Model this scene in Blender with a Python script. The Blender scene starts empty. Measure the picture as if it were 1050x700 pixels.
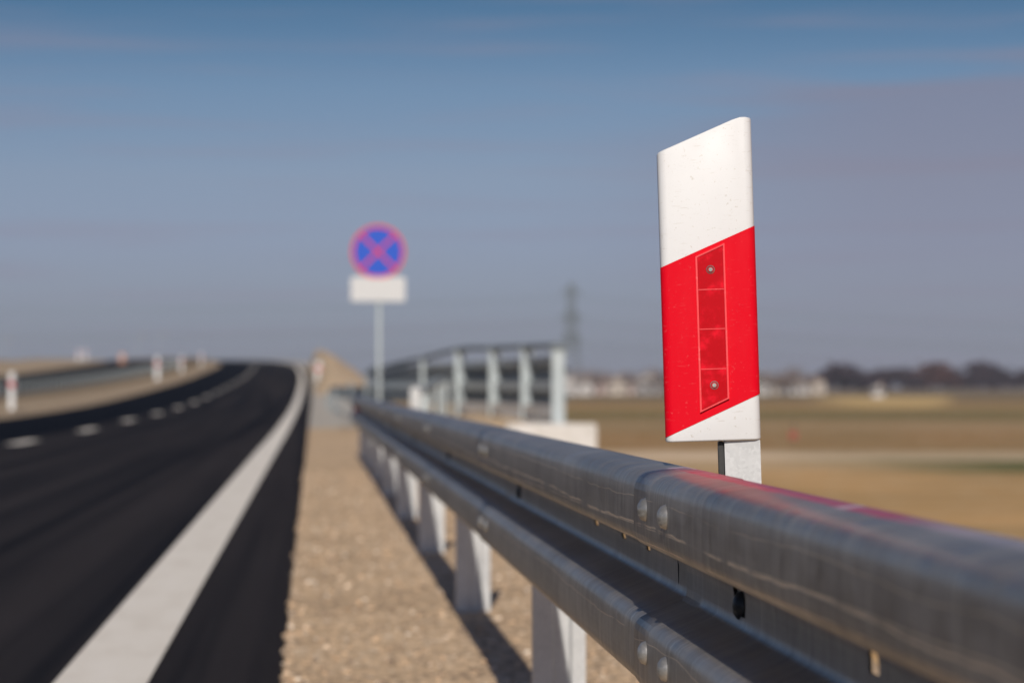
import bpy, bmesh, math, random
from mathutils import Vector, Matrix
random.seed(7)
C = bpy.data.collections.new('scene'); bpy.context.scene.collection.children.link(C)
S = bpy.context.scene
R = math.radians

# ------------------------------------------------------------------ camera
cam_d = bpy.data.cameras.new('camera'); cam = bpy.data.objects.new('camera', cam_d)
S.collection.objects.link(cam); S.camera = cam
cam.location = (0, 0, 0.853)
cam.rotation_euler = (R(90.87), 0, R(-3.85))
cam_d.sensor_width = 36; cam_d.lens = 103.9
cam_d.clip_start = 0.05; cam_d.clip_end = 20000
cam_d.dof.use_dof = True; cam_d.dof.focus_distance = 4.1
cam_d.dof.aperture_fstop = 5.6; cam_d.dof.aperture_blades = 9

# ------------------------------------------------------------------ sky and sun
sun_vec = Vector((0.168, 1.6, -1.0)).normalized()          # direction the light travels
elev = math.asin(-sun_vec.z); az = math.atan2(-sun_vec.x, -sun_vec.y)   # towards the sun
W = bpy.data.worlds.new('World'); S.world = W; W.use_nodes = True
nt = W.node_tree; N = nt.nodes; L = nt.links; N.clear()
out = N.new('ShaderNodeOutputWorld'); bg = N.new('ShaderNodeBackground')
sky = N.new('ShaderNodeTexSky'); sky.sky_type = 'NISHITA'; sky.sun_disc = False
sky.sun_elevation = elev; sky.sun_rotation = az
sky.air_density = 1.0; sky.dust_density = 0.6; sky.ozone_density = 1.5
bg.inputs[1].default_value = 0.1
tc = N.new('ShaderNodeTexCoord'); sep = N.new('ShaderNodeSeparateXYZ'); L.new(tc.outputs['Generated'], sep.inputs[0])
ramp = N.new('ShaderNodeValToRGB'); cr = ramp.color_ramp
mr = N.new('ShaderNodeMapRange'); mr.inputs[1].default_value = -0.01; mr.inputs[2].default_value = 0.19
L.new(sep.outputs[2], mr.inputs[0]); L.new(mr.outputs[0], ramp.inputs[0])
SKY = [(0.0, (.32, .36, .60)), (0.1425, (.33, .37, .61)), (0.29, (.365, .385, .60)), (0.405, (.375, .395, .56)), (0.5525, (.30, .365, .51)), (.698, (.16, .265, .39)), (1.0, (.15, .25, .38))]
while len(cr.elements) < len(SKY): cr.elements.new(0.5)
for e, (p, c) in zip(cr.elements, SKY): e.position = p; e.color = (*c, 1)
mul = N.new('ShaderNodeMix'); mul.data_type = 'RGBA'; mul.blend_type = 'MULTIPLY'; mul.inputs[0].default_value = 1
L.new(sky.outputs[0], mul.inputs[6]); L.new(ramp.outputs[0], mul.inputs[7])
# thin high streaks of cloud, stretched along the horizon
mp = N.new('ShaderNodeMapping'); mp.inputs['Scale'].default_value = (5, 5, 90); mp.inputs['Rotation'].default_value = (0, R(1.2), 0)
L.new(tc.outputs['Generated'], mp.inputs[0])
nz = N.new('ShaderNodeTexNoise'); nz.inputs['Scale'].default_value = 1.6; nz.inputs['Detail'].default_value = 5; nz.inputs['Roughness'].default_value = .45
L.new(mp.outputs[0], nz.inputs['Vector'])
cm = N.new('ShaderNodeMapRange'); cm.inputs[1].default_value = 0.48; cm.inputs[2].default_value = 0.72; cm.inputs[3].default_value = 0; cm.inputs[4].default_value = 0.3
cm.interpolation_type = 'SMOOTHSTEP'
L.new(nz.outputs[0], cm.inputs[0])
cl = N.new('ShaderNodeMix'); cl.data_type = 'RGBA'; cl.inputs[7].default_value = (2.7, 2.5, 3.3, 1)
L.new(cm.outputs[0], cl.inputs[0]); L.new(mul.outputs[2], cl.inputs[6])
L.new(cl.outputs[2], bg.inputs[0]); L.new(bg.outputs[0], out.inputs[0])
CLOUD = cl
def M_(op, a, b=0.0):
    x = N.new('ShaderNodeMath'); x.operation = op
    for i, v in enumerate((a, b)):
        if isinstance(v, (int, float)): x.inputs[i].default_value = v
        else: L.new(v, x.inputs[i])
    return x.outputs[0]
def R_(v, a, b, c=0, d=1):
    x = N.new('ShaderNodeMapRange'); x.interpolation_type = 'SMOOTHSTEP'
    for i, q in enumerate((a, b, c, d)): x.inputs[i + 1].default_value = q
    L.new(v, x.inputs[0]); return x.outputs[0]
u = M_('DIVIDE', sep.outputs[0], M_('MAXIMUM', sep.outputs[1], .05))
edge = M_('ADD', M_('ADD', .079, M_('MULTIPLY', u, .115)), M_('MULTIPLY', M_('SUBTRACT', nz.outputs[0], .5), .022))
dd = M_('SUBTRACT', sep.outputs[2], edge)
bank = M_('MULTIPLY', M_('MULTIPLY', R_(dd, .003, -.005), R_(sep.outputs[2], .0, .08, .25, 1)), R_(u, .06, .21, 0, .6))
cb_ = N.new('ShaderNodeMix'); cb_.data_type = 'RGBA'; cb_.inputs[7].default_value = (2.35, 2.2, 2.95, 1)
L.new(bank, cb_.inputs[0]); L.new(cl.outputs[2], cb_.inputs[6]); L.new(cb_.outputs[2], bg.inputs[0])

sd = bpy.data.lights.new('sun', 'SUN'); sd.energy = 4.1; sd.angle = R(0.5); sd.color = (1.0, 0.925, 0.83)
so = bpy.data.objects.new('sun', sd); S.collection.objects.link(so)
so.rotation_euler = sun_vec.to_track_quat('-Z', 'Y').to_euler()
S.view_settings.view_transform = 'Standard'; S.view_settings.look = 'None'
S.view_settings.gamma = 1; S.view_settings.exposure = 0.0
S.render.engine = 'CYCLES'

# ------------------------------------------------------------------ materials
def mat(name, col, rough=.7, metal=0, spec=.5):
    m = bpy.data.materials.new(name); m.use_nodes = True
    b = m.node_tree.nodes['Principled BSDF']
    b.inputs['Base Color'].default_value = (*col, 1); b.inputs['Roughness'].default_value = rough
    b.inputs['Metallic'].default_value = metal; b.inputs['Specular IOR Level'].default_value = spec
    return m
class NG:
    def __init__(s, m): s.m = m; s.N = m.node_tree.nodes; s.L = m.node_tree.links; s.b = s.N['Principled BSDF']
    def coord(s, scale=(1, 1, 1), which='Object'):
        t = s.N.new('ShaderNodeTexCoord'); p = s.N.new('ShaderNodeMapping'); p.inputs['Scale'].default_value = scale
        s.L.new(t.outputs[which], p.inputs[0]); return p.outputs[0]
    def noise(s, vec, scale, detail=4, rough=.55, dist=0):
        n = s.N.new('ShaderNodeTexNoise'); n.inputs['Scale'].default_value = scale; n.inputs['Detail'].default_value = detail
        n.inputs['Roughness'].default_value = rough; n.inputs['Distortion'].default_value = dist; s.L.new(vec, n.inputs['Vector']); return n.outputs[0]
    def vor(s, vec, scale, out='Color', feature='F1'):
        n = s.N.new('ShaderNodeTexVoronoi'); n.feature = feature; n.inputs['Scale'].default_value = scale; s.L.new(vec, n.inputs['Vector']); return n.outputs[out]
    def ramp(s, fac, stops, interp='LINEAR'):
        r = s.N.new('ShaderNodeValToRGB'); c = r.color_ramp; c.interpolation = interp
        while len(c.elements) < len(stops): c.elements.new(.5)
        for e, (p, q) in zip(c.elements, stops):
            e.position = p; e.color = (*q, 1) if isinstance(q, tuple) else (q, q, q, 1)
        s.L.new(fac, r.inputs[0]); return r.outputs[0]
    def mix(s, fac, a, b, mode='MIX'):
        x = s.N.new('ShaderNodeMix'); x.data_type = 'RGBA'; x.blend_type = mode
        for i, v in ((0, fac), (6, a), (7, b)):
            if isinstance(v, (int, float)): x.inputs[i].default_value = v
            elif isinstance(v, tuple): x.inputs[i].default_value = (*v, 1)
            else: s.L.new(v, x.inputs[i])
        return x.outputs[2]
    def math(s, op, a, b=0.0, c=None):
        x = s.N.new('ShaderNodeMath'); x.operation = op
        for i, v in enumerate((a, b) if c is None else (a, b, c)):
            if isinstance(v, (int, float)): x.inputs[i].default_value = v
            else: s.L.new(v, x.inputs[i])
        return x.outputs[0]
    def mapr(s, v, a, b, c=0, d=1):
        x = s.N.new('ShaderNodeMapRange'); x.interpolation_type = 'SMOOTHSTEP'
        for i, q in enumerate((a, b, c, d)): x.inputs[i + 1].default_value = q
        s.L.new(v, x.inputs[0]); return x.outputs[0]
    def world(s, scale=(1, 1, 1)):
        t = s.N.new('ShaderNodeNewGeometry'); p = s.N.new('ShaderNodeMapping'); p.inputs['Scale'].default_value = scale
        s.L.new(t.outputs['Position'], p.inputs[0]); return p.outputs[0]
    def wxyz(s):
        t = s.N.new('ShaderNodeNewGeometry'); x = s.N.new('ShaderNodeSeparateXYZ'); s.L.new(t.outputs['Position'], x.inputs[0]); return x.outputs
    def xyz(s, which='Object'):
        t = s.N.new('ShaderNodeTexCoord'); x = s.N.new('ShaderNodeSeparateXYZ'); s.L.new(t.outputs[which], x.inputs[0]); return x.outputs
    def bump(s, h, strength=.3, dist=.01):
        b = s.N.new('ShaderNodeBump'); b.inputs['Strength'].default_value = strength; b.inputs['Distance'].default_value = dist
        s.L.new(h, b.inputs['Height']); s.L.new(b.outputs[0], s.b.inputs['Normal'])
    def col(s, c): s.L.new(c, s.b.inputs['Base Color'])
    def rough(s, c): s.L.new(c, s.b.inputs['Roughness'])

def galvanised(name, lo, hi, metal=.6, r0=.35, r1=.6):
    m = mat(name, hi, .5, metal); g = NG(m); v = g.coord()
    a = g.noise(v, 7, 5); f = g.vor(v, 240, 'Color')
    bw = g.N.new('ShaderNodeRGBToBW'); g.L.new(f, bw.inputs[0])
    t = g.math('ADD', g.math('MULTIPLY', a, .75), g.math('MULTIPLY', bw.outputs[0], .3))
    g.col(g.ramp(t, [(.3, lo), (.75, hi)])); g.rough(g.mapr(a, .3, .7, r0, r1))
    g.bump(g.noise(v, 60, 3), .05, .002)
    return m
def beam_material():
    m = mat('weathered galvanised beam', (.3, .3, .3), .5, .58); g = NG(m)
    v = g.world(); x, y, z = g.wxyz()
    big = g.noise(g.world((1, 1.2, 3)), 3.2, 5, .6)
    streak = g.noise(g.world((1, 14, .9)), 3.0, 5, .7)              # run-off streaks down the face
    blot = g.noise(g.world((1, 5, 6)), 4.0, 6, .72, .6)
    lng = g.noise(g.world((1, .35, 55)), 2.0, 3, .65)             # scuffs along the face
    t = g.math('ADD', g.math('ADD', g.math('MULTIPLY', big, .3), g.math('MULTIPLY', blot, .3)), g.math('ADD', g.math('MULTIPLY', streak, .28), g.math('MULTIPLY', lng, .12)))
    c = g.ramp(t, [(.36, (.125, .112, .102)), (.5, (.255, .232, .212)), (.64, (.41, .378, .348))])
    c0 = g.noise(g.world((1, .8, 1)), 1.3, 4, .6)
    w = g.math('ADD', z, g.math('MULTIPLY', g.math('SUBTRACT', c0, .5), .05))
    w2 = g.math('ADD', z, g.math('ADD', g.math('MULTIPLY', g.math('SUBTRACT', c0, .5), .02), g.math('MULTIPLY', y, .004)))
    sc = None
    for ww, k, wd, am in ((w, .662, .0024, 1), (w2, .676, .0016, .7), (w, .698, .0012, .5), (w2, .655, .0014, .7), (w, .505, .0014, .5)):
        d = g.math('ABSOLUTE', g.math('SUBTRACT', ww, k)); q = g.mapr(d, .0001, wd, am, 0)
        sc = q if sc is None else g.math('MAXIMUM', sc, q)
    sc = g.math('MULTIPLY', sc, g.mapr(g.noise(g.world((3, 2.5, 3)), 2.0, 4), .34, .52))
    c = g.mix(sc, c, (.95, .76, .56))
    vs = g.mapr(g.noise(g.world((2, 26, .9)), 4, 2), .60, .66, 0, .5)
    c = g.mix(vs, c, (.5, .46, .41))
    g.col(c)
    g.rough(g.mapr(blot, .3, .7, .33, .50)); g.b.inputs['Coat Weight'].default_value = .15; g.b.inputs['Coat Roughness'].default_value = .26
    g.bump(g.math('ADD', g.noise(v, 45, 4), g.math('MULTIPLY', streak, .5)), .05, .002)
    return m
def painted_beam():
    m = beam_material(); m.name = 'galvanised beam with faded red paint'; g = NG(m); x, y, z = g.wxyz()
    old = g.b.inputs['Base Color'].links[0].from_socket
    n = g.noise(g.world((6, 2, 6)), 6, 4)
    side = g.mapr(g.math('ADD', x, g.math('MULTIPLY', g.math('SUBTRACT', n, .5), .014)), .498, .506)
    rng = g.math('MULTIPLY', g.mapr(y, 2.15, 2.7), g.mapr(y, 4.12, 4.08))
    f = g.math('MULTIPLY', g.math('MULTIPLY', side, g.mapr(z, .70, .71)), g.math('MULTIPLY', rng, g.mapr(n, .2, .5, .6, 1)))
    c = g.mix(f, old, (.46, .055, .10))
    wh = g.math('MAXIMUM', g.math('MULTIPLY', g.mapr(g.math('ABSOLUTE', g.math('SUBTRACT', y, 4.12)), .05, .09, 1, 0), g.mapr(n, .35, .6)),
                g.math('MAXIMUM', g.mapr(g.math('ABSOLUTE', g.math('SUBTRACT', y, 2.80)), .012, .03, .8, 0), g.mapr(y, 2.6, 2.3, 0, .55)))
    c = g.mix(g.math('MULTIPLY', g.math('MULTIPLY', wh, side), g.mapr(z, .70, .71)), c, (.62, .52, .56))
    g.col(c)
    mt = g.math('SUBTRACT', .5, g.math('MULTIPLY', f, .4)); g.L.new(mt, g.b.inputs['Metallic'])
    return m
M = {}
M['beam'] = beam_material(); M['beam_red'] = painted_beam()
M['post'] = galvanised('galvanised post steel', (.42, .43, .44), (.62, .63, .63), .25, .45, .6)
M['stem'] = galvanised('bright galvanised stem', (.46, .47, .48), (.62, .63, .64), .25, .4, .55)
M['farsteel'] = galvanised('pale galvanised steel', (.34, .385, .40), (.47, .52, .54), .2, .5, .7)
M['bolt'] = galvanised('zinc bolt', (.34, .33, .31), (.52, .50, .47), .7, .3, .45)
M['darkbolt'] = galvanised('near-black bolt', (.03, .03, .03), (.06, .06, .06), .5, .4, .6)  # near-black steel for slot bolts, brackets, fixing plate and the strip by the stem
M['tube'] = galvanised('shade-toned handrail tube', (.10, .12, .13), (.17, .19, .2), .3, .5, .6)  # dark colour carries the shade on the handrail and its brackets

def plastic(name, col, dirt, amount=.5, rough=.42):
    m = mat(name, col, rough); g = NG(m); v = g.coord()
    sp = g.mapr(g.noise(v, 190, 3, .7), .63, .70, 0, amount)
    sm = g.mapr(g.noise(g.coord((1, 1, .4)), 12, 5, .65), .45, .85, 0, amount * .35)
    sc = g.mapr(g.noise(g.coord((14, 14, 110)), 3.0, 4, .6), .62, .68, 0, amount * .6)
    g.col(g.mix(g.math('MAXIMUM', sc, g.math('MAXIMUM', sp, sm)), col, dirt))
    g.rough(g.mapr(g.noise(v, 20, 3), .3, .7, rough - .06, rough + .12)); g.bump(g.noise(v, 300, 2), .03, .001); return m
M['white'] = plastic('white post plastic', (.67, .675, .685), (.42, .38, .32), .5)
M['red'] = plastic('red reflective film', (.66, .002, .014), (.74, .10, .11), .36, .5); M['red'].node_tree.nodes['Principled BSDF'].inputs['Specular IOR Level'].default_value = .08
M['redframe'] = plastic('red reflector rim', (.80, .06, .07), (.9, .3, .3), .4, .3)
m = mat('red prismatic reflector', (.50, .004, .008), .35, 0, .1); g = NG(m)
g.col(g.mix(g.mapr(g.noise(g.coord(), 60, 4), .45, .75), (.46, .001, .007), (.74, .006, .022)))
g.bump(g.vor(g.coord(), 520, 'Distance'), .06, .001); m.node_tree.nodes['Principled BSDF'].inputs['Coat Weight'].default_value = .12; M['lens'] = m
M['signwhite'] = plastic('white sign sheet', (.56, .565, .57), (.6, .58, .55), .2)
M['signred'] = plastic('red sign sheet', (.62, .025, .06), (.6, .1, .1), .2)
M['signblue'] = plastic('blue sign sheet', (.001, .07, .50), (.1, .15, .5), .2)

def asphalt(name, lo, hi, rough=.72):
    m = mat(name, hi, rough, 0, .05); g = NG(m); v = g.coord()
    sp = g.vor(v, 110, 'Color'); bw = g.N.new('ShaderNodeRGBToBW'); g.L.new(sp, bw.inputs[0])
    tracks = g.noise(g.coord((2.1, .010, 1)), 1.0, 4, .65)
    patch = g.noise(g.coord((.6, .12, 1)), 1.0, 4, .6)
    t = g.math('ADD', g.math('MULTIPLY', bw.outputs[0], .22), g.math('ADD', g.math('MULTIPLY', g.mapr(tracks, .36, .64), .4), g.math('MULTIPLY', patch, .3)))
    g.col(g.ramp(t, [(.2, lo), (.72, hi)])); g.rough(g.mapr(tracks, .3, .7, rough - .06, rough + .1))
    g.bump(g.math('ADD', g.vor(v, 120, 'Distance'), g.noise(v, 30, 3)), .5, .006); return m
M['asphalt'] = asphalt('dark asphalt', (.0065, .0055, .0055), (.036, .031, .032))
M['asphalt_new'] = asphalt('fresh black asphalt', (.002, .003, .006), (.006, .008, .014), .9)
m = mat('worn white road paint', (.6, .57, .55), .7); g = NG(m)
g.col(g.ramp(g.noise(g.coord((1, .25, 1)), 6, 6, .7), [(.3, (.70, .64, .56)), (.5, (.79, .735, .655)), (.75, (.82, .77, .70))]))
g.bump(g.vor(g.coord(), 120, 'Distance'), .3, .004); M['paint'] = m

def gravel(name, cols, scale, bumpd=.02, big=1.0):
    m = mat(name, cols[1], .9, 0, .2); g = NG(m); v = g.coord()
    c1 = g.vor(v, scale, 'Color'); bw = g.N.new('ShaderNodeRGBToBW'); g.L.new(c1, bw.inputs[0])
    n = g.noise(v, big, 5, .6)
    t = g.math('ADD', g.math('MULTIPLY', bw.outputs[0], .6), g.math('MULTIPLY', n, .45))
    g.col(g.ramp(t, [(.25, cols[0]), (.5, cols[1]), (.68, cols[2]), (.85, cols[3])]))
    g.bump(g.math('ADD', g.vor(v, scale, 'Distance'), g.noise(v, scale * .4, 3)), .5, bumpd); return m
M['gravel'] = gravel('beige crushed stone', [(.23, .165, .115), (.53, .38, .24), (.73, .52, .325), (.80, .69, .54)], 50, .012)
M['concrete'] = gravel('pale grey concrete', [(.38, .345, .30), (.44, .40, .35), (.48, .44, .385), (.52, .48, .42)], 8, .004)
M['concrete_light'] = gravel('white concrete', [(.52, .50, .47), (.58, .56, .53), (.62, .6, .58), (.64, .62, .6)], 8, .004)
M['kerbtan'] = gravel('tan kerbside sand', [(.30, .225, .15), (.38, .29, .195), (.41, .315, .215), (.46, .37, .27)], 12, .01)
M['bank'] = gravel('brown earth bank', [(.12, .085, .05), (.17, .12, .07), (.2, .15, .09), (.25, .19, .12)], 6, .02)
M['mound'] = gravel('sandy fill', [(.44, .33, .21), (.54, .40, .26), (.60, .45, .30), (.64, .50, .36)], 3, .03)

m = mat('winter fields', (.3, .2, .1), .95, 0, .1); g = NG(m); x, y, z = g.xyz()
wob = g.noise(g.coord((.012, .03, 1)), 1.0, 4, .6); wob2 = g.noise(g.coord((.10, .22, 1)), 1.0, 5, .65)
yy = g.math('MULTIPLY', y, g.mapr(wob, .2, .8, .86, 1.14))
ly = g.math('DIVIDE', g.math('LOGARITHM', g.math('MAXIMUM', yy, 10), 10), 4)      # log distance / 4
def lp(d): return math.log10(d) / 4
sand, sand2, pale, brown, olive, ochre, dk = (.60, .365, .165), (.56, .34, .15), (.74, .57, .40), (.37, .215, .095), (.20, .15, .055), (.40, .24, .095), (.17, .115, .06)
fc = g.ramp(ly, [(lp(30), sand), (lp(70), sand2), (lp(98), sand), (lp(112), pale), (lp(122), pale), (lp(130), brown), (lp(185), brown),
                 (lp(200), (.42, .275, .15)), (lp(225), (.38, .25, .13)), (lp(250), olive), (lp(320), olive), (lp(380), ochre), (lp(650), (.19, .13, .065)), (lp(1200), dk)])
gs = g.math('MULTIPLY', g.math('MULTIPLY', g.mapr(yy, 95, 98.5), g.mapr(yy, 108, 104)), g.mapr(g.math('ADD', x, g.math('MULTIPLY', wob2, 10)), 22, 30))
wb3 = g.noise(g.coord((.045, .012, 1)), 1.0, 4, .6)
fc = g.mix(g.mapr(wb3, .45, .62, 0, .3), fc, (.21, .17, .075))
st = g.math('MULTIPLY', g.math('MULTIPLY', g.mapr(y, 360, 420), g.mapr(y, 900, 800)), g.math('MULTIPLY', g.mapr(g.math('SUBTRACT', x, g.math('MULTIPLY', y, .165)), 0, 12), g.mapr(g.math('SUBTRACT', x, g.math('MULTIPLY', y, .222)), 0, -6)))
fc = g.mix(st, fc, (.62, .42, .17))
fc = g.mix(g.mapr(wob2, .38, .62, 0, .4), fc, (.20, .155, .07))
fc = g.mix(g.mapr(g.noise(g.coord((.9, .9, .9)), 1.0, 5, .7), .48, .66, 0, .45), fc, (.60, .46, .30))
fc = g.mix(g.math('MULTIPLY', gs, .9), fc, (.075, .10, .028))
g.col(fc); g.bump(g.noise(g.coord((1.5, 1.5, 1.5)), 1.0, 6, .7), .8, .12); M['field'] = m

# ------------------------------------------------------------------ object helpers
def link(name, bm, m, parent=None, smooth=False):
    me = bpy.data.meshes.new(name)
    if smooth != 'as built': bmesh.ops.recalc_face_normals(bm, faces=bm.faces)
    bm.to_mesh(me); bm.free(); ms = m if isinstance(m, (list, tuple)) else [m]
    for q in ms: me.materials.append(M[q] if isinstance(q, str) else q)
    if smooth:
        for p in me.polygons: p.use_smooth = True
    o = bpy.data.objects.new(name, me); C.objects.link(o)
    if parent: o.parent = parent
    return o
def tag(o, label=None, cat=None, group=None, kind=None):
    for k, v in (('label', label), ('category', cat), ('group', group), ('kind', kind)):
        if v: o[k] = v
    return o
def thing(name, label, cat, loc=(0, 0, 0), rz=0, group=None):
    o = bpy.data.objects.new(name, None); C.objects.link(o); o.location = loc; o.rotation_euler = (0, 0, rz)
    o.empty_display_size = .1; return tag(o, label, cat, group)
def struct(name, bm, m, smooth=False): return tag(link(name, bm, m, None, smooth), kind='structure')
def copy_tree(o, parent=None):
    c = o.copy(); C.objects.link(c); c.parent = parent
    for ch in list(o.children): copy_tree(ch, c)
    return c
def box(bm, x0, x1, y0, y1, z0, z1, bev=0):
    r = bmesh.ops.create_cube(bm, size=1); vs = r['verts']
    for v in vs: v.co = Vector(((v.co.x + .5) * (x1 - x0) + x0, (v.co.y + .5) * (y1 - y0) + y0, (v.co.z + .5) * (z1 - z0) + z0))
    if bev: bmesh.ops.bevel(bm, geom=list({e for v in vs for e in v.link_edges}), offset=bev, segments=2, affect='EDGES')
def tube(bm, pts, r, n=8):
    pts = [Vector(p) for p in pts]; rings = []
    for i, p in enumerate(pts):
        d = (pts[min(i + 1, len(pts) - 1)] - pts[max(i - 1, 0)]).normalized()
        a = d.cross(Vector((0, 0, 1)) if abs(d.z) < .9 else Vector((1, 0, 0))).normalized(); b = d.cross(a)
        rr = r[i] if isinstance(r, (list, tuple)) else r
        rings.append([bm.verts.new(p + (a * math.cos(2 * math.pi * k / n) + b * math.sin(2 * math.pi * k / n)) * rr) for k in range(n)])
    for q, w in zip(rings, rings[1:]):
        for k in range(n): bm.faces.new((q[k], q[(k + 1) % n], w[(k + 1) % n], w[k]))
    bm.faces.new(rings[0][::-1]); bm.faces.new(rings[-1])
def prism(bm, prof, fn, a, b):
    """closed profile polygon extruded from a to b; fn(u, v, t) -> xyz"""
    A = [bm.verts.new(fn(u, v, a)) for u, v in prof]; B = [bm.verts.new(fn(u, v, b)) for u, v in prof]; n = len(prof)
    for k in range(n): bm.faces.new((A[k], A[(k + 1) % n], B[(k + 1) % n], B[k]))
    bm.faces.new(A[::-1]); bm.faces.new(B)

# ------------------------------------------------------------------ road geometry
def interp(tab, z):
    if z <= tab[0][0]: return tab[0][1]
    for (a, p, m0), (b, q, m1) in zip(tab, tab[1:]):
        if z <= b:
            t = (z - a) / (b - a); h = b - a
            return (2*t**3 - 3*t*t + 1) * p + (t**3 - 2*t*t + t) * h * m0 + (-2*t**3 + 3*t*t) * q + (t**3 - t*t) * h * m1
    return tab[-1][1] + (z - tab[-1][0]) * tab[-1][2]
def tabm(pts):
    o = []
    for i, (a, p) in enumerate(pts):
        l = pts[max(i - 1, 0)]; r = pts[min(i + 1, len(pts) - 1)]
        o.append((a, p, (r[1] - l[1]) / (r[0] - l[0])))
    return o
RT = tabm([(-60, 0), (40, 0), (60, 0), (100, .18), (137, .6), (183, 1.25), (219, 1.85), (300, 3.1), (384, 4.15), (512, 5.3), (600, 5.8), (680, 6.0), (800, 5.2), (1000, 2.5), (1400, -2), (1500, -2)])
GT = tabm([(-60, 0), (60, 0), (150, 0), (219, .3), (300, 1.6), (384, 6), (512, 18), (680, 42), (1000, 100), (1400, 190)])
RT[-1] = (1500, -2, 0); RT[-2] = (1400, -2, 0); RT[0] = (-60, 0, 0); GT[0] = (-60, 0, 0)
def rz(Z): return interp(RT, Z)
def gx(Z): return interp(GT, Z)
ROWS = [-60, -30, -10, 0, 2, 4, 6, 8, 10, 12, 15, 18, 21, 25, 30, 35, 40, 50, 60, 70, 80, 90, 100, 110, 120, 130, 140, 150, 160, 170, 183, 200, 219, 240, 260, 280, 300, 320, 350, 384, 410, 440, 480, 512, 560, 600, 640, 680, 740, 800, 900, 1000, 1200, 1400, 1500, 2000, 3000, 6000]
FIELD = -2.0
def cross(s, Z):
    """height of the ground above the datum at offset s from the line under the camera"""
    r = rz(Z)
    if s <= 2.0: 
        if s < -90: return max(FIELD, r - (-90 - s) / 8) if r > FIELD else FIELD
        return r
    return max(FIELD, r - (s - 2.0) / 1.7)
def shift(s, Z): return gx(Z) * max(0, 1 - abs(s) / 1500) if Z < 1500 else gx(1400) * max(0, 1 - abs(s) / 1500)
def strip(name, cols, m, rows=ROWS, dz=0.0, zmin=None, zmax=None):
    """cols: list of (s, extra height)"""
    bm = bmesh.new(); g = []
    for Z in rows:
        if (zmin is not None and Z < zmin) or (zmax is not None and Z > zmax): continue
        g.append([bm.verts.new((s - shift(s, Z), Z, cross(s, Z) + e + dz)) for s, e in cols])
    for a, b in zip(g, g[1:]):
        for k in range(len(cols) - 1): bm.faces.new((a[k], a[k + 1], b[k + 1], b[k]))
    return struct(name, bm, m)
gc = [(-3000, 0), (-1000, 0), (-400, 0), (-200, 0), (-120, 0), (-90, 0), (-60, 0), (-40, 0), (-30, -.0), (-24, -.05), (-10, -.05), (-4, -.05), (0, -.05), (1.5, -.05), (2.0, -.05), (2.4, 0), (3, 0), (4, 0), (5, 0), (6, 0), (8, 0), (10, 0), (12, 0), (16, 0), (24, 0), (40, 0), (80, 0), (160, 0), (400, 0), (1000, 0), (3500, 0)]
strip('ground', gc, 'field')
strip('road', [(-7.7, 0), (-4.25, 0), (-.09, 0)], 'asphalt', zmax=1200)
strip('passing_lane', [(-7.7, 0), (-4.75, 0)], 'asphalt_new', dz=.004, zmax=1200)
# gravel verge: a finely broken sheet with an uneven edge against the asphalt
bm = bmesh.new(); zs = [-4 + .05 * i for i in range(int(34 / .05))] + [30 + i for i in range(0, 31)]
G = []
for Z in zs:
    row = []
    for k, s in enumerate([-.09, -.04, .02, .1, .2, .3, .4, .5, .6, .7, .8, .9, 1.0, 1.25, 1.6, 2.03]):
        e = random.uniform(-.008, .008) if k == 0 else 0
        row.append(bm.verts.new((s + e, Z, cross(s, Z) + .008 + random.uniform(-.004, .006) * (k > 0) + (.004 if k == 0 else 0) - (.09 if k == 15 else 0))))
    G.append(row)
for a, b in zip(G, G[1:]):
    for k in range(len(a) - 1): bm.faces.new((a[k], a[k + 1], b[k + 1], b[k]))
struct('gravel_verge', bm, 'gravel', smooth=True)
strip('concrete_gutter', [(-.09, .004), (.25, -.02), (.62, .03), (2.0, .03)], 'concrete', zmin=60, zmax=900)
strip('kerbside_bank', [(-7.69, .005), (-7.85, .06), (-8.5, .3), (-8.75, .34)], 'kerbtan', zmin=-20, zmax=900)
strip('median_ground', [(-8.74, .33), (-9.2, .40), (-10.6, .35), (-12.2, .02)], 'bank', zmin=-20, zmax=900)
strip('opposite_road', [(-20.5, .0), (-12.2, .0)], 'asphalt', dz=.012, zmin=-20, zmax=900)
strip('far_verge', [(-30, .25), (-24, .2), (-20.5, .012)], 'kerbtan', zmin=-20, zmax=900)
strip('edge_line', [(-.742, 0), (-.473, 0)], 'paint', dz=.005, zmax=900)
bm = bmesh.new()
for k in range(-3, 40):
    z0 = 43.5 + 12.8 * k; zz = [z0, z0 + 1.8, z0 + 3.6]; q = []
    for Z in zz: q.append([bm.verts.new((s - gx(Z), Z, rz(Z) + .014)) for s in (-4.50, -4.27)])
    for a, b in zip(q, q[1:]): bm.faces.new((a[0], a[1], b[1], b[0]))
struct('lane_marking', bm, 'paint')
strip('inner_edge_line', [(-7.6, 0), (-7.48, 0)], 'paint', dz=.009, zmin=2000)  if False else None

# sandy mound on the right of the road where the embankment begins again
bm = bmesh.new(); nx, ny = 26, 40; G = []
MT = tabm([(.1, .0), (.3, .8), (.55, 1.5), (.9, 1.7), (1.6, 1.25), (2.5, .65), (3.5, -.5), (5, -1.8), (7.6, -3.2)])
for j in range(ny + 1):
    Z = 128 + 130 * j / ny; row = []; f = min(1, j / 9) ** .6 * min(1, (ny - j) / 8)
    for i in range(nx + 1):
        s = .1 + 7.5 * i / nx; e = interp(MT, s)
        row.append(bm.verts.new((s - gx(Z), Z, max(-2.2, rz(Z) + (e * f if e > 0 else e) + random.uniform(-.04, .04)))))
    G.append(row)
for a, b in zip(G, G[1:]):
    for k in range(nx): bm.faces.new((a[k], a[k + 1], b[k + 1], b[k]))
struct('sand_mound', bm, 'mound', smooth=True)
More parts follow.
